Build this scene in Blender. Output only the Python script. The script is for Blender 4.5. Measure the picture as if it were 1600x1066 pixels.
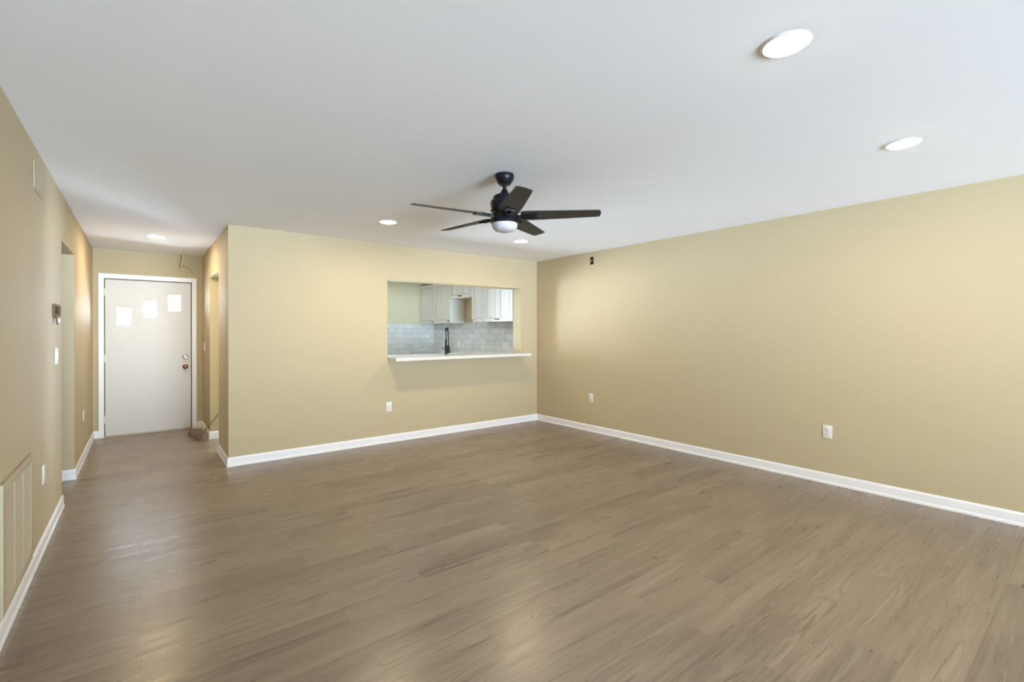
import bpy, bmesh, math, random
from mathutils import Vector, Matrix
random.seed(7)
for o in list(bpy.data.objects):
    bpy.data.objects.remove(o, do_unlink=True)
S = bpy.context.scene
COL = S.collection
PI = math.pi

# ------------------------------------------------------------------ camera
cd = bpy.data.cameras.new('camera')
cam = bpy.data.objects.new('camera', cd); COL.objects.link(cam)
YAW = 0.665
cam.matrix_world = (Matrix.Translation((0, 0, 1.3506)) @ Matrix.Rotation(-YAW, 4, 'Z')
                    @ Matrix.Rotation(PI/2, 4, 'X') @ Matrix.Rotation(-0.0016, 4, 'Z'))
cd.sensor_width = 36; cd.lens = 739.2/1600*36; cd.shift_y = (519.62-533)/1600
cd.clip_start = 0.05; cd.clip_end = 100
S.camera = cam

# ------------------------------------------------------------------ world, exposure
S.view_settings.view_transform = 'Standard'
S.view_settings.look = 'None'
S.view_settings.gamma = 1.0
S.view_settings.use_curve_mapping = False
S.view_settings.exposure = 0.45
SKY = 31.0
w = bpy.data.worlds.new('daylight'); S.world = w; w.use_nodes = True
nt = w.node_tree; nt.nodes.clear()
wo = nt.nodes.new('ShaderNodeOutputWorld'); bg = nt.nodes.new('ShaderNodeBackground')
tc = nt.nodes.new('ShaderNodeTexCoord'); sx = nt.nodes.new('ShaderNodeSeparateXYZ')
rp = nt.nodes.new('ShaderNodeValToRGB')
rp.color_ramp.elements[0].position = 0.47; rp.color_ramp.elements[0].color = (1.60, 1.90, 2.30, 1)
rp.color_ramp.elements[1].position = 0.55; rp.color_ramp.elements[1].color = (0.50, 0.57, 0.66, 1)
mr = nt.nodes.new('ShaderNodeMapRange'); mr.inputs[1].default_value = -1; mr.inputs[2].default_value = 1
nt.links.new(tc.outputs['Generated'], sx.inputs[0]); nt.links.new(sx.outputs[2], mr.inputs[0])
nt.links.new(mr.outputs[0], rp.inputs[0]); nt.links.new(rp.outputs[0], bg.inputs[0])
bg.inputs[1].default_value = SKY
nt.links.new(bg.outputs[0], wo.inputs[0])
# strengths of the recessed lamps; the kitchen one is an added fill
LAMP_MAIN, LAMP_HALL, FILL_KITCHEN = 265.0, 290.0, 150.0
COL_MAIN, COL_HALL, COL_KITCHEN_FILL = (1.0, 0.80, 0.54), (1.0, 0.76, 0.42), (0.95, 0.97, 1.0)

def portal(name, loc, rot, sx_, sy_):
    l = bpy.data.lights.new(name, 'AREA'); l.shape = 'RECTANGLE'; l.size = sx_; l.size_y = sy_
    l.cycles.is_portal = True
    o = bpy.data.objects.new(name, l); COL.objects.link(o); o.location = loc; o.rotation_euler = rot
    return o

# ------------------------------------------------------------------ room numbers (metres)
H = 2.44
XR, YM, XL, YD, XC = 4.807, 5.508, -0.4855, 8.054, 0.69
YB = 8.77          # kitchen far wall
YR = -6.6          # wall behind the camera
WT = 0.175
portal('daylight_portal', (1.55, YR-0.06, 1.05), (PI/2, 0, 0), 3.7, 2.1)
portal('daylight_portal', (1.825, YB+0.06, 1.03), (-PI/2, 0, 0), 1.35, 2.07)
portal('daylight_portal', (-3.06, 4.0, 1.5), (PI/2, 0, -PI/2), 0.6, 0.9)

# ------------------------------------------------------------------ materials
def mat(name):
    m = bpy.data.materials.new(name); m.use_nodes = True
    return m, m.node_tree, m.node_tree.nodes['Principled BSDF']
def sset(b, **k):
    for a, v in k.items():
        b.inputs[a.replace('_', ' ')].default_value = v
def simple(name, c, rough=0.5, metal=0.0, bump=None, var=0.0, spec=0.5, coat=0.0):
    m, t, b = mat(name)
    b.inputs['Base Color'].default_value = (*c, 1)
    b.inputs['Roughness'].default_value = rough; b.inputs['Metallic'].default_value = metal
    b.inputs['Specular IOR Level'].default_value = spec
    b.inputs['Coat Weight'].default_value = coat
    tc = t.nodes.new('ShaderNodeTexCoord')
    if var:
        n = t.nodes.new('ShaderNodeTexNoise'); n.inputs['Scale'].default_value = 3.0
        n.inputs['Detail'].default_value = 4
        t.links.new(tc.outputs['Object'], n.inputs['Vector'])
        mx = t.nodes.new('ShaderNodeMix'); mx.data_type = 'RGBA'
        mx.inputs[6].default_value = (*[x*(1-var) for x in c], 1)
        mx.inputs[7].default_value = (*[min(1, x*(1+var)) for x in c], 1)
        t.links.new(n.outputs[0], mx.inputs[0]); t.links.new(mx.outputs[2], b.inputs['Base Color'])
    if bump:
        n = t.nodes.new('ShaderNodeTexNoise'); n.inputs['Scale'].default_value = bump[0]
        n.inputs['Detail'].default_value = 3
        t.links.new(tc.outputs['Object'], n.inputs['Vector'])
        bp = t.nodes.new('ShaderNodeBump'); bp.inputs['Strength'].default_value = bump[1]
        bp.inputs['Distance'].default_value = 0.002
        t.links.new(n.outputs[0], bp.inputs['Height']); t.links.new(bp.outputs[0], b.inputs['Normal'])
    return m
PAINT = (0.478, 0.396, 0.258)
M_wall = simple('wall_paint', PAINT, 0.68, bump=(160, 0.25), var=0.02, spec=0.22)
M_kwall = simple('kitchen_paint', (0.54, 0.51, 0.36), 0.6, bump=(160, 0.2), var=0.02, spec=0.3)
M_ceil = simple('ceiling_paint', (0.89, 0.90, 0.94), 0.8, bump=(90, 0.3), var=0.01, spec=0.2)
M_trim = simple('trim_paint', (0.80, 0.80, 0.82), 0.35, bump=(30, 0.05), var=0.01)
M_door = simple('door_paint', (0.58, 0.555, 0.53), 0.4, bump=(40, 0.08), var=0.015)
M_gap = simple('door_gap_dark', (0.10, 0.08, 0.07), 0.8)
M_plate = simple('switch_plastic', (0.70, 0.70, 0.68), 0.35, var=0.01)
M_slot = simple('slot_dark', (0.06, 0.05, 0.045), 0.6)
M_vent = simple('painted_vent', (0.44, 0.385, 0.27), 0.65, var=0.02, spec=0.15)
M_ventdark = simple('duct_dark', (0.22, 0.19, 0.14), 0.8)
M_black = simple('fan_black_metal', (0.012, 0.013, 0.017), 0.38, 0.6, bump=(200, 0.1))
M_quartz = simple('white_quartz', (0.62, 0.61, 0.58), 0.22, var=0.03, coat=0.3)
M_cab = simple('cabinet_paint', (0.62, 0.61, 0.57), 0.42, bump=(30, 0.05), var=0.01)
M_glaze = simple('cabinet_glaze_line', (0.22, 0.20, 0.17), 0.5)
M_cabside = simple('cabinet_raw_side', (0.55, 0.42, 0.28), 0.6, var=0.1)
M_knob = simple('black_pull', (0.02, 0.02, 0.02), 0.3, 0.7)
M_faucet = simple('faucet_black', (0.012, 0.012, 0.013), 0.3, 0.5)
M_chrome = simple('chrome', (0.40, 0.39, 0.38), 0.3, 1.0)
M_bronze = simple('aged_brass', (0.22, 0.12, 0.06), 0.35, 0.9)
M_hinge = simple('painted_hinge', (0.70, 0.66, 0.58), 0.4, 0.2)
M_thermo = simple('thermostat_tan', (0.22, 0.15, 0.085), 0.8, var=0.05, spec=0.05)
M_thermob = simple('thermostat_brown', (0.09, 0.05, 0.03), 0.7, spec=0.05)
M_cable = simple('cable_cream', (0.62, 0.50, 0.30), 0.5)
M_cabled = simple('cable_dark', (0.22, 0.15, 0.06), 0.5)
M_boxbrown = simple('junction_brown', (0.11, 0.055, 0.028), 0.7, var=0.3)
M_handle = simple('broom_handle_wood', (0.17, 0.10, 0.045), 0.5, var=0.2)
M_thresh = simple('threshold_vinyl', (0.50, 0.42, 0.33), 0.5, var=0.05)

def wood_blade():
    m, t, b = mat('fan_blade_wood')
    tc = t.nodes.new('ShaderNodeTexCoord'); mp = t.nodes.new('ShaderNodeMapping')
    mp.inputs['Scale'].default_value = (3, 40, 3)
    n = t.nodes.new('ShaderNodeTexNoise'); n.inputs['Scale'].default_value = 4; n.inputs['Detail'].default_value = 5
    r = t.nodes.new('ShaderNodeValToRGB')
    r.color_ramp.elements[0].position = 0.3; r.color_ramp.elements[0].color = (0.024, 0.022, 0.020, 1)
    r.color_ramp.elements[1].position = 0.75; r.color_ramp.elements[1].color = (0.050, 0.047, 0.043, 1)
    t.links.new(tc.outputs['Object'], mp.inputs[0]); t.links.new(mp.outputs[0], n.inputs['Vector'])
    t.links.new(n.outputs[0], r.inputs[0]); t.links.new(r.outputs[0], b.inputs['Base Color'])
    b.inputs['Roughness'].default_value = 0.55
    return m
M_blade = wood_blade()

def bristle():
    m, t, b = mat('broom_bristles')
    tc = t.nodes.new('ShaderNodeTexCoord'); mp = t.nodes.new('ShaderNodeMapping')
    mp.inputs['Scale'].default_value = (90, 90, 6)
    n = t.nodes.new('ShaderNodeTexNoise'); n.inputs['Scale'].default_value = 2; n.inputs['Detail'].default_value = 3
    r = t.nodes.new('ShaderNodeValToRGB')
    r.color_ramp.elements[0].position = 0.3; r.color_ramp.elements[0].color = (0.10, 0.065, 0.045, 1)
    r.color_ramp.elements[1].position = 0.7; r.color_ramp.elements[1].color = (0.30, 0.21, 0.16, 1)
    bp = t.nodes.new('ShaderNodeBump'); bp.inputs['Strength'].default_value = 0.8; bp.inputs['Distance'].default_value = 0.004
    t.links.new(tc.outputs['Object'], mp.inputs[0]); t.links.new(mp.outputs[0], n.inputs['Vector'])
    t.links.new(n.outputs[0], r.inputs[0]); t.links.new(r.outputs[0], b.inputs['Base Color'])
    t.links.new(n.outputs[0], bp.inputs['Height']); t.links.new(bp.outputs[0], b.inputs['Normal'])
    b.inputs['Roughness'].default_value = 0.8
    return m
M_bristle = bristle()

def floor_mat():
    m, t, b = mat('vinyl_plank_floor')
    N, L = t.nodes.new, t.links.new
    tc = N('ShaderNodeTexCoord')
    br = N('ShaderNodeTexBrick')
    br.offset = 0.37; br.offset_frequency = 2; br.squash = 1.0
    br.inputs['Scale'].default_value = 1.0
    br.inputs['Brick Width'].default_value = 1.22; br.inputs['Row Height'].default_value = 0.18
    br.inputs['Mortar Size'].default_value = 0.0011; br.inputs['Mortar Smooth'].default_value = 0.3
    br.inputs['Color1'].default_value = (0, 0, 0, 1); br.inputs['Color2'].default_value = (1, 1, 1, 1)
    br.inputs['Mortar'].default_value = (0.5, 0.5, 0.5, 1)
    L(tc.outputs['Object'], br.inputs['Vector'])
    # per-plank random offset
    sc = N('ShaderNodeVectorMath'); sc.operation = 'SCALE'; sc.inputs[3].default_value = 17.3
    L(br.outputs['Color'], sc.inputs[0])
    ad = N('ShaderNodeVectorMath'); ad.operation = 'ADD'
    L(tc.outputs['Object'], ad.inputs[0]); L(sc.outputs[0], ad.inputs[1])
    def noise(scl, scale, detail=4, rough=0.5, dist=0.0):
        mp = N('ShaderNodeMapping'); mp.inputs['Scale'].default_value = scl
        L(ad.outputs[0], mp.inputs[0])
        n = N('ShaderNodeTexNoise'); n.inputs['Scale'].default_value = scale
        n.inputs['Detail'].default_value = detail; n.inputs['Roughness'].default_value = rough
        n.inputs['Distortion'].default_value = dist
        L(mp.outputs[0], n.inputs['Vector']); return n.outputs[0]
    def math_(op, a, b_, c=None, clamp=False):
        n = N('ShaderNodeMath'); n.operation = op; n.use_clamp = clamp
        for i, v in enumerate((a, b_, c)):
            if v is None: continue
            if isinstance(v, (int, float)): n.inputs[i].default_value = v
            else: L(v, n.inputs[i])
        return n.outputs[0]
    big = noise((0.8, 3.5, 1), 1.0, 3)             # broad tone
    grain = noise((2.2, 45, 1), 1.6, 5, 0.6, 0.3)   # fine grain
    streak = noise((0.7, 14, 1), 1.5, 3, 0.5, 0.2)
    field = noise((0.75, 8.0, 1), 1.3, 2, 0.5, 0.8)  # field whose contours make the knots
    ring = math_('SINE', math_('MULTIPLY', field, 60.0), 0)
    ring = math_('MULTIPLY_ADD', ring, 0.5, 0.5)
    ringd = math_('POWER', ring, 5.0)
    mk = noise((0.9, 10.0, 1), 1.6, 2, 0.5, 0.5)
    mask = math_('MULTIPLY', math_('SUBTRACT', mk, 0.50, clamp=True), 6.0, clamp=True)
    crack_n = noise((1.3, 16, 1), 2.3, 4, 0.7, 1.6)
    crack = math_('MULTIPLY', math_('SUBTRACT', 0.37, crack_n, clamp=True), 12.0, clamp=True)
    # base colour
    r = N('ShaderNodeValToRGB')
    e = r.color_ramp.elements
    e[0].position = 0.38; e[0].color = (0.140, 0.105, 0.078, 1)
    e[1].position = 0.78; e[1].color = (0.285, 0.226, 0.168, 1)
    tone = math_('ADD', math_('MULTIPLY', big, 0.40), math_('MULTIPLY', grain, 0.42))
    tone = math_('ADD', tone, math_('MULTIPLY', streak, 0.34))
    tid = N('ShaderNodeSeparateColor'); L(br.outputs['Color'], tid.inputs[0])
    tone = math_('ADD', tone, math_('MULTIPLY_ADD', tid.outputs[0], 0.09, -0.055))
    L(tone, r.inputs[0])
    def mixc(a, colr, fac, mode='MIX'):
        n = N('ShaderNodeMix'); n.data_type = 'RGBA'; n.blend_type = mode
        L(a, n.inputs[6]); n.inputs[7].default_value = (*colr, 1); L(fac, n.inputs[0]); return n.outputs[2]
    c = r.outputs[0]
    c = mixc(c, (0.36, 0.30, 0.235), math_('MULTIPLY', math_('MULTIPLY', math_('SUBTRACT', 1.0, ringd), mask), 0.26))
    c = mixc(c, (0.10, 0.070, 0.045), math_('MULTIPLY', math_('MULTIPLY', ringd, mask), 0.45))
    c = mixc(c, (0.085, 0.060, 0.042), math_('MULTIPLY', crack, 0.6))
    seam = br.outputs['Fac']
    c = mixc(c, (0.10, 0.075, 0.055), math_('MULTIPLY', seam, 0.25))
    L(c, b.inputs['Base Color'])
    ro = math_('MULTIPLY_ADD', streak, 0.25, 0.18)
    L(ro, b.inputs['Roughness'])
    b.inputs['Specular IOR Level'].default_value = 0.45
    bh = math_('ADD', math_('MULTIPLY', grain, 0.35), math_('MULTIPLY', streak, 0.9))
    bh = math_('SUBTRACT', bh, math_('MULTIPLY', seam, 1.0))
    bh = math_('SUBTRACT', bh, math_('MULTIPLY', crack, 0.5))
    bp = N('ShaderNodeBump'); bp.inputs['Strength'].default_value = 0.55; bp.inputs['Distance'].default_value = 0.0012
    L(bh, bp.inputs['Height']); L(bp.outputs[0], b.inputs['Normal'])
    return m
M_floor = floor_mat()

def tile_mat(name, axis):
    m, t, b = mat(name)
    N, L = t.nodes.new, t.links.new
    tc = N('ShaderNodeTexCoord'); sp = N('ShaderNodeSeparateXYZ'); cb = N('ShaderNodeCombineXYZ')
    L(tc.outputs['Object'], sp.inputs[0])
    L(sp.outputs[axis], cb.inputs[0]); L(sp.outputs[2], cb.inputs[1])
    br = N('ShaderNodeTexBrick'); br.offset = 0.5
    br.inputs['Scale'].default_value = 1; br.inputs['Brick Width'].default_value = 0.305
    br.inputs['Row Height'].default_value = 0.1005
    br.inputs['Mortar Size'].default_value = 0.0032; br.inputs['Mortar Smooth'].default_value = 0.2
    br.inputs['Color1'].default_value = (0, 0, 0, 1); br.inputs['Color2'].default_value = (1, 1, 1, 1)
    br.inputs['Mortar'].default_value = (0.5, 0.5, 0.5, 1)
    ofs = N('ShaderNodeVectorMath'); ofs.operation = 'ADD'; ofs.inputs[1].default_value = (0.11, 0.078, 0)
    L(cb.outputs[0], ofs.inputs[0]); L(ofs.outputs[0], br.inputs['Vector'])
    sc = N('ShaderNodeVectorMath'); sc.operation = 'SCALE'; sc.inputs[3].default_value = 9.1
    L(br.outputs['Color'], sc.inputs[0])
    ad = N('ShaderNodeVectorMath'); ad.operation = 'ADD'
    L(cb.outputs[0], ad.inputs[0]); L(sc.outputs[0], ad.inputs[1])
    n = N('ShaderNodeTexNoise'); n.inputs['Scale'].default_value = 4; n.inputs['Detail'].default_value = 5
    n.inputs['Distortion'].default_value = 1.0
    L(ad.outputs[0], n.inputs['Vector'])
    r = N('ShaderNodeValToRGB')
    r.color_ramp.elements[0].position = 0.3; r.color_ramp.elements[0].color = (0.46, 0.49, 0.50, 1)
    r.color_ramp.elements[1].position = 0.7; r.color_ramp.elements[1].color = (0.66, 0.68, 0.69, 1)
    L(n.outputs[0], r.inputs[0])
    mx = N('ShaderNodeMix'); mx.data_type = 'RGBA'; mx.inputs[7].default_value = (0.36, 0.37, 0.37, 1)
    L(r.outputs[0], mx.inputs[6]); L(br.outputs['Fac'], mx.inputs[0]); L(mx.outputs[2], b.inputs['Base Color'])
    b.inputs['Roughness'].default_value = 0.32
    inv = N('ShaderNodeMath'); inv.operation = 'SUBTRACT'; inv.inputs[0].default_value = 1
    L(br.outputs['Fac'], inv.inputs[1])
    ad2 = N('ShaderNodeMath'); ad2.operation = 'MULTIPLY_ADD'; ad2.inputs[1].default_value = 0.5
    L(n.outputs[0], ad2.inputs[0]); L(inv.outputs[0], ad2.inputs[2])
    bp = N('ShaderNodeBump'); bp.inputs['Strength'].default_value = 0.5; bp.inputs['Distance'].default_value = 0.002
    L(ad2.outputs[0], bp.inputs['Height']); L(bp.outputs[0], b.inputs['Normal'])
    return m
M_tileY = tile_mat('glazed_tile_side', 1)
M_tileX = tile_mat('glazed_tile_far', 0)

def glass_mat():
    m = bpy.data.materials.new('window_glass'); m.use_nodes = True
    t = m.node_tree; t.nodes.clear()
    o = t.nodes.new('ShaderNodeOutputMaterial'); mx = t.nodes.new('ShaderNodeMixShader')
    tr = t.nodes.new('ShaderNodeBsdfTransparent'); gl = t.nodes.new('ShaderNodeBsdfGlossy')
    fr = t.nodes.new('ShaderNodeFresnel'); gl.inputs['Roughness'].default_value = 0.02
    tr.inputs[0].default_value = (0.94, 0.96, 0.95, 1)
    t.links.new(fr.outputs[0], mx.inputs[0]); t.links.new(tr.outputs[0], mx.inputs[1])
    t.links.new(gl.outputs[0], mx.inputs[2]); t.links.new(mx.outputs[0], o.inputs[0])
    return m
M_glass = glass_mat()

def frosted():
    m, t, b = mat('frosted_shade_glass')
    b.inputs['Base Color'].default_value = (0.55, 0.55, 0.60, 1)
    b.inputs['Roughness'].default_value = 0.35
    b.inputs['Subsurface Weight'].default_value = 0.1
    b.inputs['Subsurface Radius'].default_value = (0.03, 0.03, 0.03)
    return m
M_frost = frosted()

def emit(name, c, s):
    m = bpy.data.materials.new(name); m.use_nodes = True
    t = m.node_tree; t.nodes.clear()
    o = t.nodes.new('ShaderNodeOutputMaterial'); e = t.nodes.new('ShaderNodeEmission')
    e.inputs[0].default_value = (*c, 1); e.inputs[1].default_value = s
    t.links.new(e.outputs[0], o.inputs[0]); return m

# ------------------------------------------------------------------ mesh helpers
def new_bm(): return bmesh.new()
def box(bm, x0, x1, y0, y1, z0, z1, bev=0.0, M=None):
    vs = [bm.verts.new((x, y, z)) for x in (x0, x1) for y in (y0, y1) for z in (z0, z1)]
    idx = [(0, 1, 3, 2), (4, 6, 7, 5), (0, 4, 5, 1), (2, 3, 7, 6), (0, 2, 6, 4), (1, 5, 7, 3)]
    fs = [bm.faces.new([vs[i] for i in f]) for f in idx]
    if bev:
        es = set(e for f in fs for e in f.edges)
        r = bmesh.ops.bevel(bm, geom=list(es), offset=bev, segments=2, profile=0.6, affect='EDGES')
        vs = list(set(v for f in r['faces'] for v in f.verts) | set(v for v in vs if v.is_valid))
    if M is not None:
        for v in vs: v.co = M @ v.co
    return vs
def lathe(bm, prof, n=40, c=(0, 0, 0), M=None, cap=True):
    rings = []
    for r, z in prof:
        ring = []
        for i in range(n):
            a = 2*PI*i/n
            p = Vector((r*math.cos(a), r*math.sin(a), z))
            if M is not None: p = M @ p
            ring.append(bm.verts.new(p + Vector(c)))
        rings.append(ring)
    for a, b in zip(rings[:-1], rings[1:]):
        for i in range(n):
            bm.faces.new((a[i], a[(i+1) % n], b[(i+1) % n], b[i]))
    if cap:
        bm.faces.new(rings[0][::-1]); bm.faces.new(rings[-1])
def tube(bm, pts, r, n=10, taper=None):
    pts = [Vector(p) for p in pts]
    rings = []
    up = Vector((0, 0, 1))
    t0 = (pts[1]-pts[0]).normalized()
    nrm = t0.cross(up)
    if nrm.length < 1e-3: nrm = t0.cross(Vector((1, 0, 0)))
    nrm.normalize()
    for i, p in enumerate(pts):
        if i == 0: t = t0
        elif i == len(pts)-1: t = (pts[-1]-pts[-2]).normalized()
        else: t = (pts[i+1]-pts[i-1]).normalized()
        nrm = (nrm - t*nrm.dot(t)).normalized()
        bn = t.cross(nrm)
        rr = r if taper is None else taper[i]
        rings.append([bm.verts.new(p + nrm*rr*math.cos(2*PI*k/n) + bn*rr*math.sin(2*PI*k/n)) for k in range(n)])
    for a, b in zip(rings[:-1], rings[1:]):
        for i in range(n):
            bm.faces.new((a[i], a[(i+1) % n], b[(i+1) % n], b[i]))
    bm.faces.new(rings[0][::-1]); bm.faces.new(rings[-1])
def smoothpts(ps, k=6):
    ps = [Vector(p) for p in ps]; out = []
    q = [ps[0]] + ps + [ps[-1]]
    for i in range(1, len(q)-2):
        for j in range(k):
            t = j/k
            a, b, c, d = q[i-1], q[i], q[i+1], q[i+2]
            out.append(0.5*((2*b)+(c-a)*t+(2*a-5*b+4*c-d)*t*t+(3*b-a-3*c+d)*t**3))
    out.append(ps[-1]); return out
def obj(name, bm, m, parent=None, smooth=False, loc=None):
    bmesh.ops.recalc_face_normals(bm, faces=bm.faces)
    me = bpy.data.meshes.new(name); bm.to_mesh(me); bm.free()
    if smooth:
        for p in me.polygons: p.use_smooth = True
        try: me.set_sharp_from_angle(angle=math.radians(38))
        except Exception: pass
    o = bpy.data.objects.new(name, me); COL.objects.link(o)
    for mm in (m if isinstance(m, (list, tuple)) else [m]): me.materials.append(mm)
    if parent: o.parent = parent
    if loc: o.location = loc
    return o
def tag(o, label, cat, group=None, kind=None):
    o['label'] = label; o['category'] = cat
    if group: o['group'] = group
    if kind: o['kind'] = kind
    return o
def thing(name, label, cat, loc, rot=(0, 0, 0), group=None):
    o = bpy.data.objects.new(name, None); COL.objects.link(o)
    o.location = loc; o.rotation_euler = rot; o.empty_display_size = 0.05
    return tag(o, label, cat, group)
def struct(name, bm, m, label, cat, parent=None, smooth=False):
    o = obj(name, bm, m, parent, smooth)
    if not parent: tag(o, label, cat, kind='structure')
    return o

def wall(name, plane, a0, a1, d0, d1, holes, label, m=None, z0=0.0, z1=H):
    """plane 'x': wall runs along Y (a) with depth in X (d); 'y': runs along X."""
    bm = new_bm()
    As = sorted(set([a0, a1] + [h[0] for h in holes] + [h[1] for h in holes]))
    Zs = sorted(set([z0, z1] + [h[2] for h in holes] + [h[3] for h in holes]))
    def solid(i, k):
        if i < 0 or k < 0 or i >= len(As)-1 or k >= len(Zs)-1: return False
        ca, cz = (As[i]+As[i+1])/2, (Zs[k]+Zs[k+1])/2
        return not any(h[0] < ca < h[1] and h[2] < cz < h[3] for h in holes)
    V = {}
    def v(a, d, z):
        key = (round(a, 5), round(d, 5), round(z, 5))
        if key not in V: V[key] = bm.verts.new((d, a, z) if plane == 'x' else (a, d, z))
        return V[key]
    for i in range(len(As)-1):
        for k in range(len(Zs)-1):
            if not solid(i, k): continue
            A0, A1, Z0, Z1 = As[i], As[i+1], Zs[k], Zs[k+1]
            for d in (d0, d1): bm.faces.new((v(A0, d, Z0), v(A1, d, Z0), v(A1, d, Z1), v(A0, d, Z1)))
            if not solid(i-1, k): bm.faces.new((v(A0, d0, Z0), v(A0, d1, Z0), v(A0, d1, Z1), v(A0, d0, Z1)))
            if not solid(i+1, k): bm.faces.new((v(A1, d0, Z0), v(A1, d1, Z0), v(A1, d1, Z1), v(A1, d0, Z1)))
            if not solid(i, k-1): bm.faces.new((v(A0, d0, Z0), v(A1, d0, Z0), v(A1, d1, Z0), v(A0, d1, Z0)))
            if not solid(i, k+1): bm.faces.new((v(A0, d0, Z1), v(A1, d0, Z1), v(A1, d1, Z1), v(A0, d1, Z1)))
    return struct(name, bm, m or M_wall, label, 'wall')

# ------------------------------------------------------------------ shell
bm = new_bm(); box(bm, -3.15, XR+0.15, YR-0.1, YB+0.15, -0.06, 0.0)
struct('floor', bm, M_floor, 'grey brown wood look vinyl plank floor with soft window glare', 'floor')
bm = new_bm(); box(bm, -3.15, XR+0.15, YR-0.1, YB+0.15, H, H+0.08)
struct('ceiling', bm, M_ceil, 'smooth flat white painted ceiling over room and hall', 'ceiling')
wall('wall_right', 'x', YR-0.1, YB+0.15, XR, XR+0.15, [(4.345, 4.408, 2.268, 2.374)],
     'long cream yellow wall on the right with two low outlets')
wall('wall_center', 'y', XC, XR, YM, YM+WT, [(2.378, 4.482, 1.008, 2.005)],
     'cream wall with the open pass-through to the kitchen')
wall('wall_left', 'x', YR-0.1, YD+0.15, XL-0.12, XL, [(5.05, 5.93, -0.001, 2.073)],
     'cream wall at far left with grille, thermostat and doorless opening')
wall('wall_entry', 'y', XL, XC, YD, YD+0.15, [(-0.377, 0.567, -0.001, 2.062)],
     'short cream wall around the white front door')
wall('wall_hall', 'x', YM+WT, 7.10, XC, XC+0.12, [(6.25, 7.10, -0.001, 2.05)],
     'cream hall wall with a doorless opening into the kitchen')
bm = new_bm(); box(bm, XC, 0.95, 7.10, YB+0.15, 0, H)
struct('wall_closet', bm, M_wall, 'cream wall block beyond the hall opening beside the front door', 'wall')
wall('wall_far', 'y', 0.95, XR, YB, YB+0.15, [(1.15, 2.50, -0.001, 2.07)],
     'pale kitchen wall seen through the pass-through above the tile', M_kwall)
wall('wall_rear', 'y', XL, XR, YR-0.1, YR, [(-0.3, 3.4, -0.001, 2.1)],
     'cream wall behind the viewpoint with the patio door')
wall('wall_side', 'x', 3.0, 6.05, -3.15, -3.0, [(3.7, 4.3, 1.05, 1.95)],
     'cream outer wall of the side room with a small window')
bm = new_bm(); box(bm, -3.0, XL-0.12, 5.93, 6.05, 0, H)
struct('wall_bedroom', bm, M_wall, 'cream wall seen through the doorless opening in the left wall', 'wall')
bm = new_bm(); box(bm, -3.0, XL-0.12, 2.9, 3.0, 0, H)
struct('wall_bedroom_near', bm, M_wall, 'cream near wall of the side room', 'wall')

# baseboards: swept profile, mitred
PROF = [(0, 0), (0.0150, 0), (0.0150, 0.014), (0.0135, 0.019), (0.0110, 0.024), (0.0105, 0.030), (0.0105, 0.078),
        (0.0085, 0.086), (0.0060, 0.091), (0.0045, 0.095), (0, 0.095)]
def baseboard(name, path, label):
    """path in plan, room side on the LEFT of travel."""
    bm = new_bm(); P = [Vector((*p, 0)) for p in path]; n = len(P)
    rings = []
    for i, p in enumerate(P):
        def left(d): return Vector((-d.y, d.x, 0))
        d1 = (P[i]-P[i-1]).normalized() if i > 0 else None
        d2 = (P[i+1]-P[i]).normalized() if i < n-1 else None
        if d1 is None: m_ = left(d2)
        elif d2 is None: m_ = left(d1)
        else:
            s = left(d1)+left(d2); m_ = s/(1+left(d1).dot(left(d2)))
        rings.append([bm.verts.new(p + m_*(o+0.0006) + Vector((0, 0, z+0.0004))) for o, z in PROF])
    k = len(PROF)
    for a, b in zip(rings[:-1], rings[1:]):
        for j in range(k): bm.faces.new((a[j], a[(j+1) % k], b[(j+1) % k], b[j]))
    bm.faces.new(rings[0][::-1]); bm.faces.new(rings[-1])
    return struct(name, bm, M_trim, label, 'baseboard')
baseboard('baseboard_center', [(XR, YR), (XR, YM), (XC, YM), (XC, 6.25)],
          'white baseboard along the right wall, pass-through wall and hall corner')
baseboard('baseboard_left', [(XL, 5.05), (XL, YR)], 'white baseboard under the wall grille on the left wall')
baseboard('baseboard_hall', [(-0.43, YD), (XL, YD), (XL, 5.93), (-2.6, 5.93)],
          'white baseboard from the front door along the left hall wall')
baseboard('baseboard_entry', [(0.95, 7.10), (XC, 7.10), (XC, YD), (0.623, YD)],
          'white baseboard right of the front door behind the broom')

# ------------------------------------------------------------------ front door
CW = 0.056
bm = new_bm()
box(bm, -0.431, -0.431+CW, YD-0.018, YD-0.0005, 0.0005, 2.122, 0.003)
box(bm, 0.565, 0.565+CW, YD-0.018, YD-0.0005, 0.0005, 2.122, 0.003)
box(bm, -0.431+CW, 0.565, YD-0.018, YD-0.0005, 2.060, 2.122, 0.003)
struct('trim_1', bm, M_trim, 'white painted casing framing the front door', 'door casing')
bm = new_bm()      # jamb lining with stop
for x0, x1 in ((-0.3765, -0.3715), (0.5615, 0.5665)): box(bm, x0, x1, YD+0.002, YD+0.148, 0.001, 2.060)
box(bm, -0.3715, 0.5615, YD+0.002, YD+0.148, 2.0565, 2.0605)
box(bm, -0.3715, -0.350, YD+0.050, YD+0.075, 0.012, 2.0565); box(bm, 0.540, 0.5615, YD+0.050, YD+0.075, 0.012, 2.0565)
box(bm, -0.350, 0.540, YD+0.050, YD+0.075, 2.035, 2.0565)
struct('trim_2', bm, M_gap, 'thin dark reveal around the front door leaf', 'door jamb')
bm = new_bm(); box(bm, -0.371, 0.561, YD-0.012, YD+0.13, 0.0005, 0.012, 0.003); box(bm, -0.349, 0.539, YD+0.050, YD+0.075, 0.012, 0.03)
struct('trim_3', bm, M_thresh, 'low beige threshold strip under the front door', 'threshold')
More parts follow.
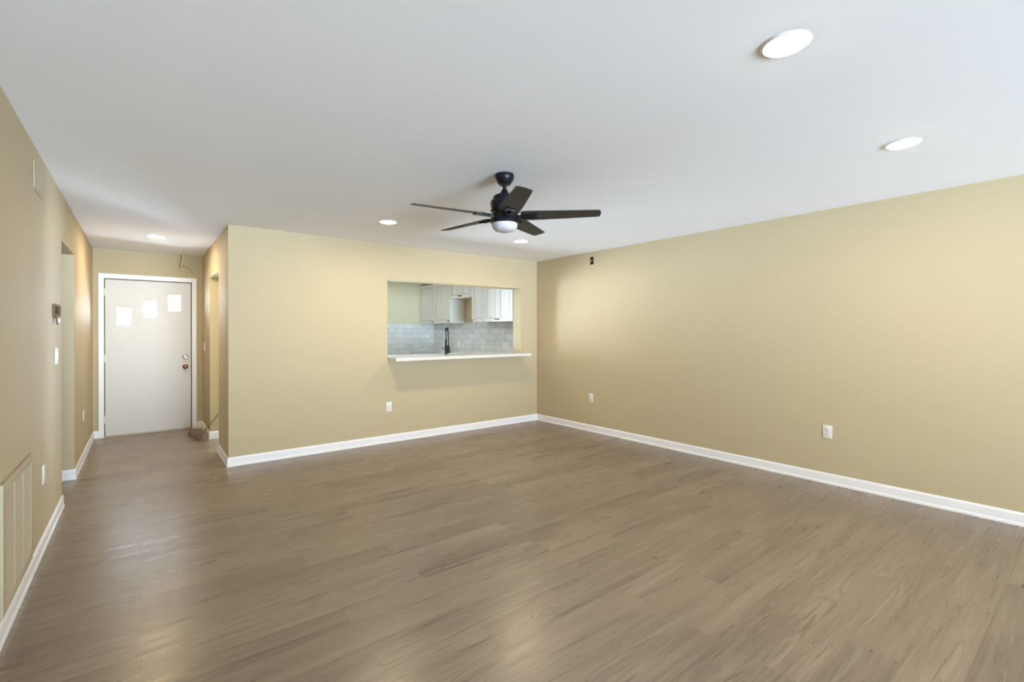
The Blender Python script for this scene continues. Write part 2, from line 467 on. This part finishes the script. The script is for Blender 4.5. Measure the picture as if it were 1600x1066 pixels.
wins = [(-0.252, -0.102, 1.457, 1.682), (0.022, 0.169, 1.555, 1.781), (0.297, 0.438, 1.653, 1.875)]
DX0, DX1, DZ0, DZ1 = -0.366, 0.5545, 0.016, 2.049
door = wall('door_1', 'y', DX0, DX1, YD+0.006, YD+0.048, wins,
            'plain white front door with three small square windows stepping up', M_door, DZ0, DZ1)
door['category'] = 'door'
for (a, b_, c, d) in wins:
    bm = new_bm(); box(bm, a, b_, YD+0.022, YD+0.028, c, d)
    obj('pane', bm, M_glass, door)
    bm = new_bm(); t = 0.004
    for q in ((a, a+t, c, d), (b_-t, b_, c, d), (a+t, b_-t, c, c+t), (a+t, b_-t, d-t, d)):
        box(bm, q[0], q[1], YD+0.003, YD+0.0215, q[2], q[3])
    obj('pane_frame', bm, M_trim, door)
for z in (1.885, 1.02, 0.235):
    bm = new_bm()
    lathe(bm, [(0.0, -0.05), (0.0065, -0.048), (0.0065, 0.048), (0.0, 0.05)], 14, (-0.3705, YD-0.0235, z), cap=False)
    box(bm, -0.3705, -0.362, YD-0.001, YD+0.005, z-0.045, z+0.045)
    box(bm, -0.375, -0.366, YD-0.024, YD+0.002, z-0.045, z+0.045)
    obj('hinge', bm, M_hinge, door, True)
RX = Matrix.Rotation(PI/2, 4, 'X')    # +Z -> -Y
bm = new_bm()
lathe(bm, [(0.0, -0.001), (0.031, 0.0), (0.031, 0.006), (0.024, 0.013), (0.019, 0.017), (0, 0.017)], 32, (0.489, YD+0.006, 1.018), RX, cap=False)
db = obj('deadbolt', bm, M_chrome, door, True)
bm = new_bm()
box(bm, -0.021, 0.021, -0.006, 0.006, 0.0, 0.016, 0.003, Matrix.Translation((0.489, YD-0.011, 1.018)) @ RX @ Matrix.Rotation(math.radians(30), 4, 'Z'))
obj('thumb_turn', bm, M_knob, db)
bm = new_bm()
lathe(bm, [(0.0, -0.001), (0.033, 0.0), (0.033, 0.005), (0.022, 0.012), (0.012, 0.018), (0.012, 0.030), (0.020, 0.038), (0.027, 0.048),
           (0.027, 0.058), (0.020, 0.066), (0.009, 0.069), (0, 0.069)], 32, (0.489, YD+0.006, 0.878), RX, cap=False)
obj('door_knob', bm, M_bronze, door, True)
bm = new_bm(); box(bm, 0.5545, 0.5605, YD+0.004, YD+0.03, 0.845, 0.905)
obj('strike_plate', bm, M_thermob, door)

# ------------------------------------------------------------------ windows out of view that let the daylight in
def window(name, plane, a0, a1, z0, z1, d, label, mull=()):
    bm = new_bm(); f = 0.05
    def b(A0, A1, D0, D1, Z0, Z1, bm_=None):
        bb = bm_ or bm
        if plane == 'y': box(bb, A0, A1, D0, D1, Z0, Z1)
        else: box(bb, D0, D1, A0, A1, Z0, Z1)
    e = 0.001
    b(a0+e, a0+f, d-0.02, d+0.02, z0+e, z1-e); b(a1-f, a1-e, d-0.02, d+0.02, z0+e, z1-e)
    b(a0+f, a1-f, d-0.02, d+0.02, z0+e, z0+f); b(a0+f, a1-f, d-0.02, d+0.02, z1-f, z1-e)
    for m_ in mull: b(m_-f/2, m_+f/2, d-0.02, d+0.02, z0+f, z1-f)
    o = struct(name, bm, M_trim, label, 'window')
    bm = new_bm(); b(a0+f, a1-f, d-0.003, d+0.003, z0+f, z1-f, bm); obj('pane', bm, M_glass, o)
    return o
window('window_1', 'y', -0.3, 3.4, 0.0, 2.1, YR-0.05, 'wide sliding patio door behind the viewpoint', (0.9, 2.15))
window('window_2', 'y', 1.15, 2.50, 0.0, 2.07, YB+0.05, 'glazed kitchen back door to the left of the pass-through view', (1.825,))
window('window_3', 'x', 3.7, 4.3, 1.05, 1.95, -3.05, 'side room window beyond the left opening', ())

# ------------------------------------------------------------------ recessed lights
def recessed(loc, label, strength, color, group='round recessed ceiling lights', r=0.074):
    t = thing('recessed_light', label, 'ceiling light', (loc[0], loc[1], H), group=group)
    bm = new_bm()
    lathe(bm, [(r, -0.0005), (r+0.012, -0.0005), (r+0.012, -0.002), (r+0.008, -0.005), (r+0.001, -0.0075), (r, -0.006)], 48, cap=False)
    obj('trim_ring', bm, M_trim, t, True)
    bm = new_bm()
    lathe(bm, [(0.0001, -0.0125), (r*0.5, -0.0118), (r*0.85, -0.0095), (r*0.995, -0.0062)], 48, cap=False)
    bmesh.ops.reverse_faces(bm, faces=bm.faces)
    obj('lens', bm, emit('lamp_lens', color, strength), t, True)
    return t
recessed((1.919, 0.769), 'largest glowing round recessed light, nearest, at the upper right', LAMP_MAIN, COL_MAIN)
recessed((3.465, 0.757), 'glowing round recessed light above the right wall, second largest', LAMP_MAIN, COL_MAIN)
recessed((1.910, 4.403), 'small round recessed light left of the ceiling fan', LAMP_MAIN, COL_MAIN)
recessed((3.558, 4.362), 'small round recessed light just below the ceiling fan lamp, near the pass-through', LAMP_MAIN, COL_MAIN)
recessed((0.136, 6.670), 'round recessed light in the hall ceiling before the front door', LAMP_HALL, COL_HALL)
recessed((2.2, 6.7), 'added round fill light in the kitchen ceiling, unseen behind the header', FILL_KITCHEN, COL_KITCHEN_FILL)  # added lamp, out of view, brightens the kitchen

# ------------------------------------------------------------------ ceiling fan
FX, FY = 1.975, 2.60
fan = thing('ceiling_fan', 'black five-blade ceiling fan with a frosted dome light', 'ceiling fan', (FX, FY, H))
def fz(z): return z-H
bm = new_bm()
lathe(bm, [(0.0, fz(H)-0.0005), (0.064, fz(H)-0.0005), (0.066, fz(2.432)), (0.066, fz(2.415)), (0.062, fz(2.402)), (0.044, fz(2.374)), (0.038, fz(2.369)), (0.0, fz(2.369))], 48, cap=False)
obj('canopy', bm, M_black, fan, True)
bm = new_bm()
lathe(bm, [(0.0, fz(2.372)), (0.0135, fz(2.372)), (0.0135, fz(2.325)), (0.0, fz(2.325))], 24, cap=False)
obj('downrod', bm, M_black, fan, True)
bm = new_bm()
lathe(bm, [(0.0, fz(2.335)), (0.017, fz(2.335)), (0.020, fz(2.331)), (0.034, fz(2.303)), (0.036, fz(2.299)), (0.062, fz(2.296)), (0.076, fz(2.288)),
           (0.081, fz(2.274)), (0.081, fz(2.262)), (0.094, fz(2.255)), (0.0975, fz(2.247)), (0.0975, fz(2.190)), (0.093, fz(2.184)), (0.082, fz(2.180)), (0.082, fz(2.160)), (0.0, fz(2.160))], 64, cap=False)
obj('motor_housing', bm, M_black, fan, True)
bm = new_bm()
lathe(bm, [(0.0, fz(2.166)), (0.088, fz(2.166)), (0.0945, fz(2.160)), (0.0945, fz(2.138)), (0.092, fz(2.136)), (0.0945, fz(2.133)), (0.0955, fz(2.104)), (0.090, fz(2.100)), (0.0, fz(2.100))], 64, cap=False)
obj('light_fitter', bm, M_black, fan, True)
bm = new_bm()
lathe(bm, [(0.0, fz(2.1005)), (0.089, fz(2.1005)), (0.089, fz(2.090)), (0.086, fz(2.076)), (0.077, fz(2.062)), (0.060, fz(2.050)), (0.038, fz(2.0435)), (0.018, fz(2.041)), (0.0001, fz(2.040))], 64, cap=False)
obj('glass_shade', bm, M_frost, fan, True)
def blade_mesh():
    bm = new_bm(); th = 0.0055
    r0, r1 = 0.128, 0.655
    pts = [(r0, -0.070), (0.20, -0.0715), (0.42, -0.0625), (r1-0.016, -0.053), (r1-0.006, -0.048), (r1, -0.020), (r1+0.001, 0.012), (r1-0.006, 0.042), (r1-0.014, 0.047),
           (0.42, 0.0600), (0.20, 0.0695), (r0, 0.068), (r0-0.012, 0.050), (r0-0.016, 0.0), (r0-0.012, -0.050)]
    lo = [bm.verts.new((x, y, -th/2)) for x, y in pts]; hi = [bm.verts.new((x, y, th/2)) for x, y in pts]
    bm.faces.new(lo[::-1]); bm.faces.new(hi)
    for i in range(len(pts)):
        j = (i+1) % len(pts); bm.faces.new((lo[i], lo[j], hi[j], hi[i]))
    return bm
def bracket_mesh():
    bm = new_bm()
    for s in (-1, 1):
        vs = box(bm, 0.078, 0.225, -0.007, 0.007, -0.015, -0.0035, 0.002)
        for v in vs:
            v.co.y += s*(0.014 + 0.010*max(0, (v.co.x-0.078)/0.147))
    box(bm, 0.078, 0.118, -0.024, 0.024, -0.016, -0.003, 0.003)
    box(bm, 0.205, 0.228, -0.030, 0.030, -0.013, -0.0035, 0.002)
    for x, y in ((0.165, 0.018), (0.165, -0.018), (0.216, 0.0)):
        lathe(bm, [(0.0, 0.009), (0.005, 0.008), (0.0065, 0.003), (0.0065, 0.001)], 12, (x, y, 0.001), cap=False)
    return bm
b_me = b2_me = None
for k in range(5):
    ang = math.radians(27+72*k)
    if b_me is None:
        b = obj('blade', blade_mesh(), M_blade, fan); b_me = b
        mo = b.modifiers.new('bevel', 'BEVEL'); mo.width = 0.0015; mo.segments = 2; mo.limit_method = 'ANGLE'
        br_ = obj('blade_bracket', bracket_mesh(), M_black, b, True); b2_me = br_
    else:
        b = b_me.copy(); COL.objects.link(b); b.parent = fan
        br_ = b2_me.copy(); COL.objects.link(br_); br_.parent = b
    b.matrix_local = Matrix.Translation((0, 0, fz(2.152))) @ Matrix.Rotation(ang, 4, 'Z') @ Matrix.Rotation(math.radians(-11), 4, 'X')

# ------------------------------------------------------------------ wall plates
# frame for plates: local X = along wall, Z = up, -Y = out of the wall
def wall_frame(side, a, z):
    if side == 'center': return (a, YM, z), (0, 0, 0)
    if side == 'right':  return (XR, a, z), (0, 0, -PI/2)
    if side == 'left':   return (XL, a, z), (0, 0, PI/2)
    if side == 'tile':   return (XR-0.010, a, z), (0, 0, -PI/2)
    if side == 'hall':   return (XC, a, z), (0, 0, -PI/2)
def plate(name, label, cat, side, a, z, kind='duplex', wd=0.072, ht=0.116, group=None):
    loc, rot = wall_frame(side, a, z)
    t = thing(name, label, cat, loc, rot, group)
    bm = new_bm(); box(bm, -wd/2, wd/2, -0.0065, -0.0003, -ht/2, ht/2, 0.002)
    obj('plate', bm, M_plate, t, True)
    if kind == 'duplex':
        for s in (-1, 1):
            bm = new_bm(); box(bm, -0.0165, 0.0165, -0.009, -0.006, s*0.0195-0.0135, s*0.0195+0.0135, 0.001)
            so = obj('socket', bm, M_plate, t, True)
            for x0, x1, c_, h_ in ((-0.0077, -0.0053, 0.002, 0.0085), (0.0053, 0.0077, 0.002, 0.007), (-0.002, 0.002, -0.008, 0.004)):
                bm = new_bm(); box(bm, x0, x1, -0.0096, -0.0088, s*0.0195+c_-h_/2, s*0.0195+c_+h_/2)
                obj('slot', bm, M_slot, so)
    elif kind == 'decora':
        bm = new_bm(); box(bm, -0.0165, 0.0165, -0.0085, -0.006, -0.0335, 0.0335, 0.001)
        so = obj('socket', bm, M_plate, t, True)
        for s in (-1, 1):
            for x0, x1, c_, h_ in ((-0.0077, -0.0053, 0.002, 0.0085), (0.0053, 0.0077, 0.002, 0.007), (-0.002, 0.002, -0.008, 0.004)):
                bm = new_bm(); box(bm, x0, x1, -0.0092, -0.0084, s*0.018+c_-h_/2, s*0.018+c_+h_/2)
                obj('slot', bm, M_slot, so)
    elif kind == 'rockers':
        n = max(1, round(wd/0.058))-0
        n = 1 if wd < 0.09 else (2 if wd < 0.13 else 3)
        for i in range(n):
            x = (i-(n-1)/2)*0.046
            bm = new_bm(); box(bm, x-0.0165, x+0.0165, -0.011, -0.006, -0.033, 0.033, 0.002)
            obj('rocker', bm, M_plate, t, True)
    return t
plate('wall_outlet', 'white outlet on the cream wall below the pass-through', 'outlet', 'center', 2.396, 0.441, 'decora')
plate('wall_outlet', 'small white outlet low on the right wall near the corner', 'outlet', 'right', 4.393, 0.462)
plate('wall_outlet', 'larger white outlet low on the right wall, nearest one', 'outlet', 'right', 1.580, 0.462)
plate('wall_outlet', 'white outlet low on the left wall beside the large grille', 'outlet', 'left', 4.152, 0.465)
plate('wall_outlet', 'white outlet low on the left hall wall before the front door', 'outlet', 'left', 6.78, 0.470)
plate('light_switch', 'white light switch under the thermostat on the left wall', 'light switch', 'left', 4.73, 1.185, 'rockers', 0.118, 0.118)
plate('light_switch', 'small switch on the hall wall right of the front door', 'light switch', 'hall', 7.735, 1.165, 'rockers')
plate('wall_outlet', 'outlet on the tile to the left of the black faucet', 'outlet', 'tile', 8.41, 1.128)
plate('wall_outlet', 'white outlet on the tile right of the black faucet', 'outlet', 'tile', 7.775, 1.115, 'rockers')
plate('wall_outlet', 'wide outlet plate on the tile at the right end of the pass-through', 'outlet', 'tile', 6.29, 1.125, 'rockers', 0.165, 0.118)

# thermostat
loc, rot = wall_frame('left', 4.64, 1.508)
th = thing('thermostat', 'small tan and brown thermostat above the light switch', 'thermostat', loc, rot)
bm = new_bm(); box(bm, -0.060, 0.045, -0.010, -0.0003, -0.048, 0.048, 0.004); obj('back_plate', bm, M_thermo, th, True)
bm = new_bm(); box(bm, -0.052, 0.030, -0.032, -0.010, -0.042, 0.044, 0.005); tb = obj('body', bm, M_thermo, th, True)
bm = new_bm(); box(bm, -0.030, 0.022, -0.034, -0.0315, -0.030, 0.034, 0.002); box(bm, -0.0540, -0.0515, -0.029, -0.013, -0.026, 0.030, 0.001); obj('display', bm, M_thermob, tb, True)
bm = new_bm()
for i in range(6): box(bm, -0.049, -0.036, -0.0335, -0.0315, -0.036+i*0.013, -0.031+i*0.013)
obj('vent_slots', bm, M_slot, tb)
bm = new_bm(); box(bm, 0.045, 0.075, -0.022, -0.006, -0.016, 0.008, 0.004); obj('lever', bm, M_thermo, th, True)
bm = new_bm(); lathe(bm, [(0, 0.0), (0.022, 0.0), (0.024, 0.008), (0.018, 0.018), (0, 0.020)], 24, (0.022, -0.012, -0.070), RX, cap=False)
obj('sensor_dial', bm, M_plate, th, True)
bm = new_bm(); tube(bm, smoothpts([(-0.005, -0.012, -0.045), (-0.012, -0.016, -0.066), (0.000, -0.018, -0.088), (0.022, -0.014, -0.094)]), 0.0035, 8)
obj('wire', bm, M_slot, th, True)

# supply vent near the ceiling, left wall
def grille(name, label, a0, a1, z0, z1, fr, nslat, depth, ribs=0, tilt=28):
    ac, zc = (a0+a1)/2, (z0+z1)/2
    loc, rot = wall_frame('left', ac, zc)
    t = thing(name, label, 'air vent', loc, rot)
    W, Hh = (a1-a0)/2, (z1-z0)/2
    bm = new_bm(); box(bm, -W+fr*0.6, W-fr*0.6, -0.0025, -0.0004, -Hh+fr*0.6, Hh-fr*0.6); obj('duct_backing', bm, M_ventdark, t)
    bm = new_bm()
    for q in ((-W, -W+fr, -Hh, Hh), (W-fr, W, -Hh, Hh), (-W+fr, W-fr, -Hh, -Hh+fr), (-W+fr, W-fr, Hh-fr, Hh)):
        box(bm, q[0], q[1], -depth, -0.0003, q[2], q[3], 0.0015)
    obj('vent_frame', bm, M_vent, t, True)
    bm = new_bm(); step = (2*Hh-2*fr)/nslat
    for i in range(nslat):
        z = -Hh+fr+step*(i+0.5)
        Mx = Matrix.Translation((0, -depth*0.55, z)) @ Matrix.Rotation(math.radians(tilt), 4, 'X')
        box(bm, -W+fr, W-fr, -0.0007, 0.0007, -step*0.60, step*0.60, 0, Mx)
    obj('louvers', bm, M_vent, t)
    for k in range(ribs):
        x = -W+fr+(2*W-2*fr)*(k+1)/(ribs+1)
        bm = new_bm(); box(bm, x-0.005, x+0.005, -depth*0.98, -depth*0.55, -Hh+fr, Hh-fr); obj('rib', bm, M_vent, t)
    return t
grille('supply_vent', 'small painted air vent high on the left wall near the ceiling', 3.83, 4.115, 2.185, 2.345, 0.02, 9, 0.005)
grille('return_grille', 'large cream louvered air return grille low on the left wall', 2.98, 3.69, 0.110, 0.690, 0.045, 40, 0.014, 2, -32)

# electrical box opening on the right wall
jb = thing('junction_box', 'small open brown electrical box high on the right wall under the ceiling', 'electrical box', (XR, 4.3765, 2.321), (0, 0, -PI/2))
bm = new_bm(); Wj, Hj, D = 0.0305, 0.052, 0.06
box(bm, -Wj, Wj, D-0.003, D, -Hj, Hj)
for s in (-1, 1):
    box(bm, s*Wj-0.0015*(1+s), s*Wj+0.0015*(1-s), 0.001, D-0.003, -Hj, Hj)
    box(bm, -Wj+0.003, Wj-0.003, 0.001, D-0.003, s*Hj-0.0015*(1+s), s*Hj+0.0015*(1-s))
obj('box_shell', bm, M_boxbrown, jb)
bm = new_bm(); tube(bm, smoothpts([(-0.015, 0.055, 0.040), (-0.006, 0.03, 0.030), (0.004, 0.012, 0.012), (-0.008, 0.006, -0.004), (-0.019, 0.008, 0.006), (-0.020, 0.004, -0.006)]), 0.0035, 8)
obj('wire', bm, M_cable, jb, True)

# dangling cable at the hall ceiling
cb_ = thing('ceiling_cable', 'loose cream cable dangling from the ceiling above the front door', 'cable', (0.452, 7.93, H))
bm = new_bm(); lathe(bm, [(0.0, -0.0004), (0.022, -0.0004), (0.020, -0.005), (0.0, -0.006)], 20, cap=False); obj('ceiling_hole_cap', bm, M_cable, cb_, True)
bm = new_bm(); tube(bm, smoothpts([(0, 0, -0.004), (0.002, 0, -0.07), (-0.006, 0, -0.13), (-0.004, -0.004, -0.19), (0.0, 0, -0.235)]), 0.008, 10); obj('sheathed_cable', bm, M_cable, cb_, True)
bm = new_bm(); tube(bm, smoothpts([(-0.012, 0, -0.006), (-0.016, 0, -0.08), (-0.030, 0, -0.14), (-0.038, -0.004, -0.20)]), 0.0035, 8); obj('wire', bm, M_cabled, cb_, True)
bm = new_bm(); tube(bm, smoothpts([(0, 0, -0.175), (0.03, 0, -0.165), (0.062, 0, -0.185), (0.095, 0.0, -0.225), (0.125, 0, -0.250)]), 0.003, 8); obj('wire', bm, M_cabled, cb_, True)
bm = new_bm(); tube(bm, smoothpts([(0, 0, -0.16), (0.006, 0, -0.172), (0.004, 0, -0.182)]), 0.009, 8); obj('wire_nut', bm, M_cabled, cb_, True)
bm = new_bm(); tube(bm, smoothpts([(-0.002, 0, -0.19), (-0.03, -0.005, -0.215), (0.01, -0.01, -0.225), (0.028, 0, -0.245), (-0.02, 0, -0.255), (-0.005, 0, -0.275), (0.03, 0, -0.270)]), 0.003, 8); obj('wire', bm, M_cable, cb_, True)

# ------------------------------------------------------------------ broom in the hall corner
bro = thing('broom', 'brown bristle broom with thin dark handle on the hall floor beside the opening', 'broom', (0.56, 7.15, 0))
bm = new_bm()
A, B_ = Vector((0.625, 7.035)), Vector((0.498, 7.52))      # floor line of the bristles
org = Vector((0.56, 7.15))
dv = (B_-A); L_ = dv.length; dn = dv.normalized(); nn = Vector((-dn.y, dn.x))
NS = 14; rings = []
for i in range(NS+1):
    t_ = i/NS
    c0 = A+dv*t_
    hgt = 0.128*(1-0.45*t_**1.3) + 0.004*math.sin(i*2.1)
    if i in (0, NS): hgt *= 0.72
    wb = 0.050*(1-0.5*t_) * (1 if 0 < i < NS else 0.6)
    ring = []
    for (off, zf) in ((-1, 0.0), (-0.9, 0.35), (-0.62, 0.8), (-0.3, 1.0), (0.3, 1.0), (0.62, 0.8), (0.9, 0.35), (1, 0.0)):
        p = c0 + nn*off*wb*(1+0.08*random.uniform(-1, 1)) - org
        ring.append(bm.verts.new((p.x, p.y, 0.002+hgt*zf)))
    rings.append(ring)
for a, b in zip(rings[:-1], rings[1:]):
    for j in range(8): bm.faces.new((a[j], a[(j+1) % 8], b[(j+1) % 8], b[j]))
bm.faces.new(rings[0][::-1]); bm.faces.new(rings[-1])
obj('bristle_head', bm, M_bristle, bro, True)
hs = Vector((0.620-0.56, 7.045-7.15, 0.115)); hd = Vector((0.15, 0.008, 0.195)).normalized()
bm = new_bm(); tube(bm, [hs-hd*0.02, hs+hd*0.05], 0.014, 12, [0.018, 0.010]); obj('ferrule', bm, M_handle, bro, True)
bm = new_bm(); tube(bm, [hs, hs+hd*1.15], 0.0065, 12); obj('handle', bm, M_handle, bro, True)

# ------------------------------------------------------------------ pass-through counter
bm = new_bm(); box(bm, 2.380, 4.480, YM+0.001-0.25, 6.08, 1.0085, 1.048, 0.003)
obj_c = obj('countertop', bm, M_quartz)
tag(obj_c, 'white stone countertop ledge jutting out of the pass-through', 'countertop')

# ------------------------------------------------------------------ backsplash
bm = new_bm(); box(bm, XR-0.010, XR-0.0004, YM+WT+0.001, YB-0.0104, 0.914, 1.528)
tag(obj('tile_backsplash', bm, M_tileY), 'glossy white grey tile on the kitchen side wall under the cabinets', 'backsplash', 'kitchen backsplash tile')
bm = new_bm(); box(bm, 2.95, XR-0.0004, YB-0.010, YB-0.0004, 0.914, 1.532)
tag(obj('tile_backsplash', bm, M_tileX), 'shaded grey tile on the kitchen far wall left of the corner', 'backsplash', 'kitchen backsplash tile')

# ------------------------------------------------------------------ wall cabinets
def cab_door(parent, wd, ht, knob, loc, rot, narrow=False):
    """door panel in local XZ, front face to -Y, origin bottom-left-back."""
    g = 0.0015; st = min(0.058, wd*0.24)
    bm = new_bm(); th_ = 0.020
    for q in ((g, st, g, ht-g), (wd-st, wd-g, g, ht-g), (st, wd-st, g, st), (st, wd-st, ht-st, ht-g)):
        box(bm, q[0], q[1], -th_, 0, q[2], q[3], 0.0012)
    d = obj('door', bm, M_cab, parent); d.location = loc; d.rotation_euler = rot
    bm = new_bm(); box(bm, st, wd-st, -0.011, -0.001, st, ht-st)
    if wd-2*st > 0.09: box(bm, st+0.022, wd-st-0.022, -0.0165, -0.011, st+0.022, ht-st-0.022, 0.003)
    obj('panel', bm, M_cab, d)
    bm = new_bm(); k = 0.0065
    for q in ((st, st+k, st, ht-st), (wd-st-k, wd-st, st, ht-st), (st+k, wd-st-k, st, st+k), (st+k, wd-st-k, ht-st-k, ht-st)):
        box(bm, q[0], q[1], -0.0135, -0.0108, q[2], q[3])
    obj('glaze_line', bm, M_glaze, d)
    if knob:
        kx, kz = knob
        bm = new_bm()
        lathe(bm, [(0.0, 0.0), (0.006, 0.0), (0.005, 0.016), (0, 0.016)], 12, (kx, -th_, kz), RX, cap=False)
        box(bm, kx-0.022, kx+0.022, -th_-0.026, -th_-0.014, kz-0.009, kz+0.009, 0.004)
        obj('knob', bm, M_knob, d, True)
    return d
CX = XR-0.33+0.020          # carcass front; doors stand 20 mm proud
def wall_cabinet(label, y0, y1, z0, z1, doors, group='white wall cabinets in the kitchen'):
    t = thing('wall_cabinet', label, 'cabinet', (CX, y1, z0), (0, 0, -PI/2), group)
    wd = y1-y0; dp = XR-CX-0.001; ht = z1-z0; p = 0.016
    zt = ht
    bm = new_bm()
    lb = 0.012 if z0 < 1.7 else 0.001
    box(bm, 0.0005, p, 0.0, dp-(0.012), 0, zt); box(bm, wd-p, wd-0.0005, 0.0, dp-0.012, 0, zt)
    box(bm, p, wd-p, 0.0, dp-0.012, 0.0, p); box(bm, p, wd-p, 0.0, dp-0.012, zt-p, zt)
    box(bm, p, wd-p, dp-0.016, dp-0.012, p, zt-p)
    for zz in (ht/3, 2*ht/3):
        if ht > 0.5: box(bm, p, wd-p, 0.02, dp-0.02, zz, zz+p)
    obj('carcass', bm, M_cab, t)
    x = 0.0015
    n = len(doors); dw = (wd-0.003)/n
    for i, kn in enumerate(doors):
        kp = None
        if kn == 'L': kp = (0.030, 0.038)
        if kn == 'R': kp = (dw-0.030, 0.038)
        cab_door(t, dw, ht, kp, (x+i*dw, 0, 0), (0, 0, 0))
    return t
# local +X runs towards -Y (left to right as seen)
wall_cabinet('white single-door cabinet in the kitchen corner, leftmost in the pass-through', 8.167, 8.757, 1.525, 2.285, ['R'])
wall_cabinet('white single-door cabinet left of the hood gap, with scribble-like film marks', 7.56, 8.165, 1.525, 2.285, ['R'])
for o_ in list(COL.objects):
    if o_.name.startswith('door') and o_.parent and o_.parent.name == 'wall_cabinet.001': dscr = o_
M_film = simple('film_crease_grey', (0.36, 0.36, 0.34), 0.5)
def crease(pts):
    bm = new_bm(); tube(bm, smoothpts([(x, -0.0205, z) for x, z in pts]), 0.0016, 6); obj('film_crease', bm, M_film, dscr, True)
crease([(0.10, 0.63), (0.19, 0.66), (0.27, 0.58), (0.29, 0.47), (0.24, 0.38), (0.12, 0.35)])
crease([(0.12, 0.52), (0.20, 0.56), (0.25, 0.60)])
crease([(0.33, 0.44), (0.40, 0.45), (0.46, 0.43)])
wall_cabinet('short white two-door cabinet over the empty hood gap', 6.83, 7.56, 1.965, 2.285, ['R', 'L'])
wall_cabinet('narrow white one-door cabinet just right of the hood gap', 6.45, 6.83, 1.525, 2.285, ['L'])
wall_cabinet('white two-door cabinet at the right end of the pass-through view', 5.70, 6.45, 1.525, 2.285, ['R', 'L'])
# ------------------------------------------------------------------ faucet
fa = thing('kitchen_faucet', 'tall black pull-down kitchen faucet on the pass-through counter', 'faucet', (3.335, 5.745, 1.048))
bm = new_bm()
lathe(bm, [(0, 0.0003), (0.028, 0.0003), (0.028, 0.006), (0.022, 0.010), (0.021, 0.12), (0.017, 0.13), (0.0165, 0.20), (0.012, 0.21), (0.0, 0.212)], 28, cap=False)
obj('faucet_body', bm, M_faucet, fa, True)
fd = Vector((0.80, 0.60, 0)).normalized()
pts = [Vector((0, 0, 0.20)), Vector((0, 0, 0.30))]
R_ = 0.034
pts.append(Vector((0, 0, 0.325)))
for i in range(1, 9):
    a = PI*i/9
    pts.append(fd*(R_*(1-math.cos(a))) + Vector((0, 0, 0.325+R_*math.sin(a))))
pts += [fd*(2*R_+0.006)+Vector((0, 0, 0.28)), fd*(2*R_+0.018)+Vector((0, 0, 0.16)), fd*(2*R_+0.022)+Vector((0, 0, 0.12))]
bm = new_bm(); tube(bm, pts, 0.010, 14); obj('spout', bm, M_faucet, fa, True)
# spring wound round the spout
bm = new_bm(); sp = []; tot = len(pts)-1; turns = 30
dense = smoothpts(pts[1:-2], 24)
acc = [0.0]
for p, q in zip(dense[:-1], dense[1:]): acc.append(acc[-1]+(q-p).length)
for i, p in enumerate(dense):
    t_ = (dense[min(i+1, len(dense)-1)]-dense[max(i-1, 0)]).normalized()
    side = Vector((-fd.y, fd.x, 0)); nb = t_.cross(side).normalized()
    a = 2*PI*acc[i]/0.012
    sp.append(p + side*0.0125*math.cos(a) + nb*0.0125*math.sin(a))
tube(bm, sp, 0.002, 5); obj('spring', bm, M_faucet, fa, True)
bm = new_bm()
e0 = fd*(2*R_+0.022)
lathe(bm, [(0, 0.13), (0.013, 0.13), (0.016, 0.10), (0.021, 0.09), (0.024, 0.02), (0.022, 0.012), (0, 0.012)], 24, e0, cap=False)
obj('spray_head', bm, M_faucet, fa, True)
bm = new_bm(); tube(bm, [Vector((0, 0, 0.115)), fd*0.055+Vector((0, 0, 0.12)), e0+Vector((0, 0, 0.118))], 0.006, 10); obj('spout_holder', bm, M_faucet, fa, True)
bm = new_bm(); tube(bm, [Vector((0, 0, 0.06)), Vector((-0.02, 0.012, 0.062)), Vector((-0.035, 0.02, 0.095))], 0.006, 10); obj('lever_handle', bm, M_faucet, fa, True)
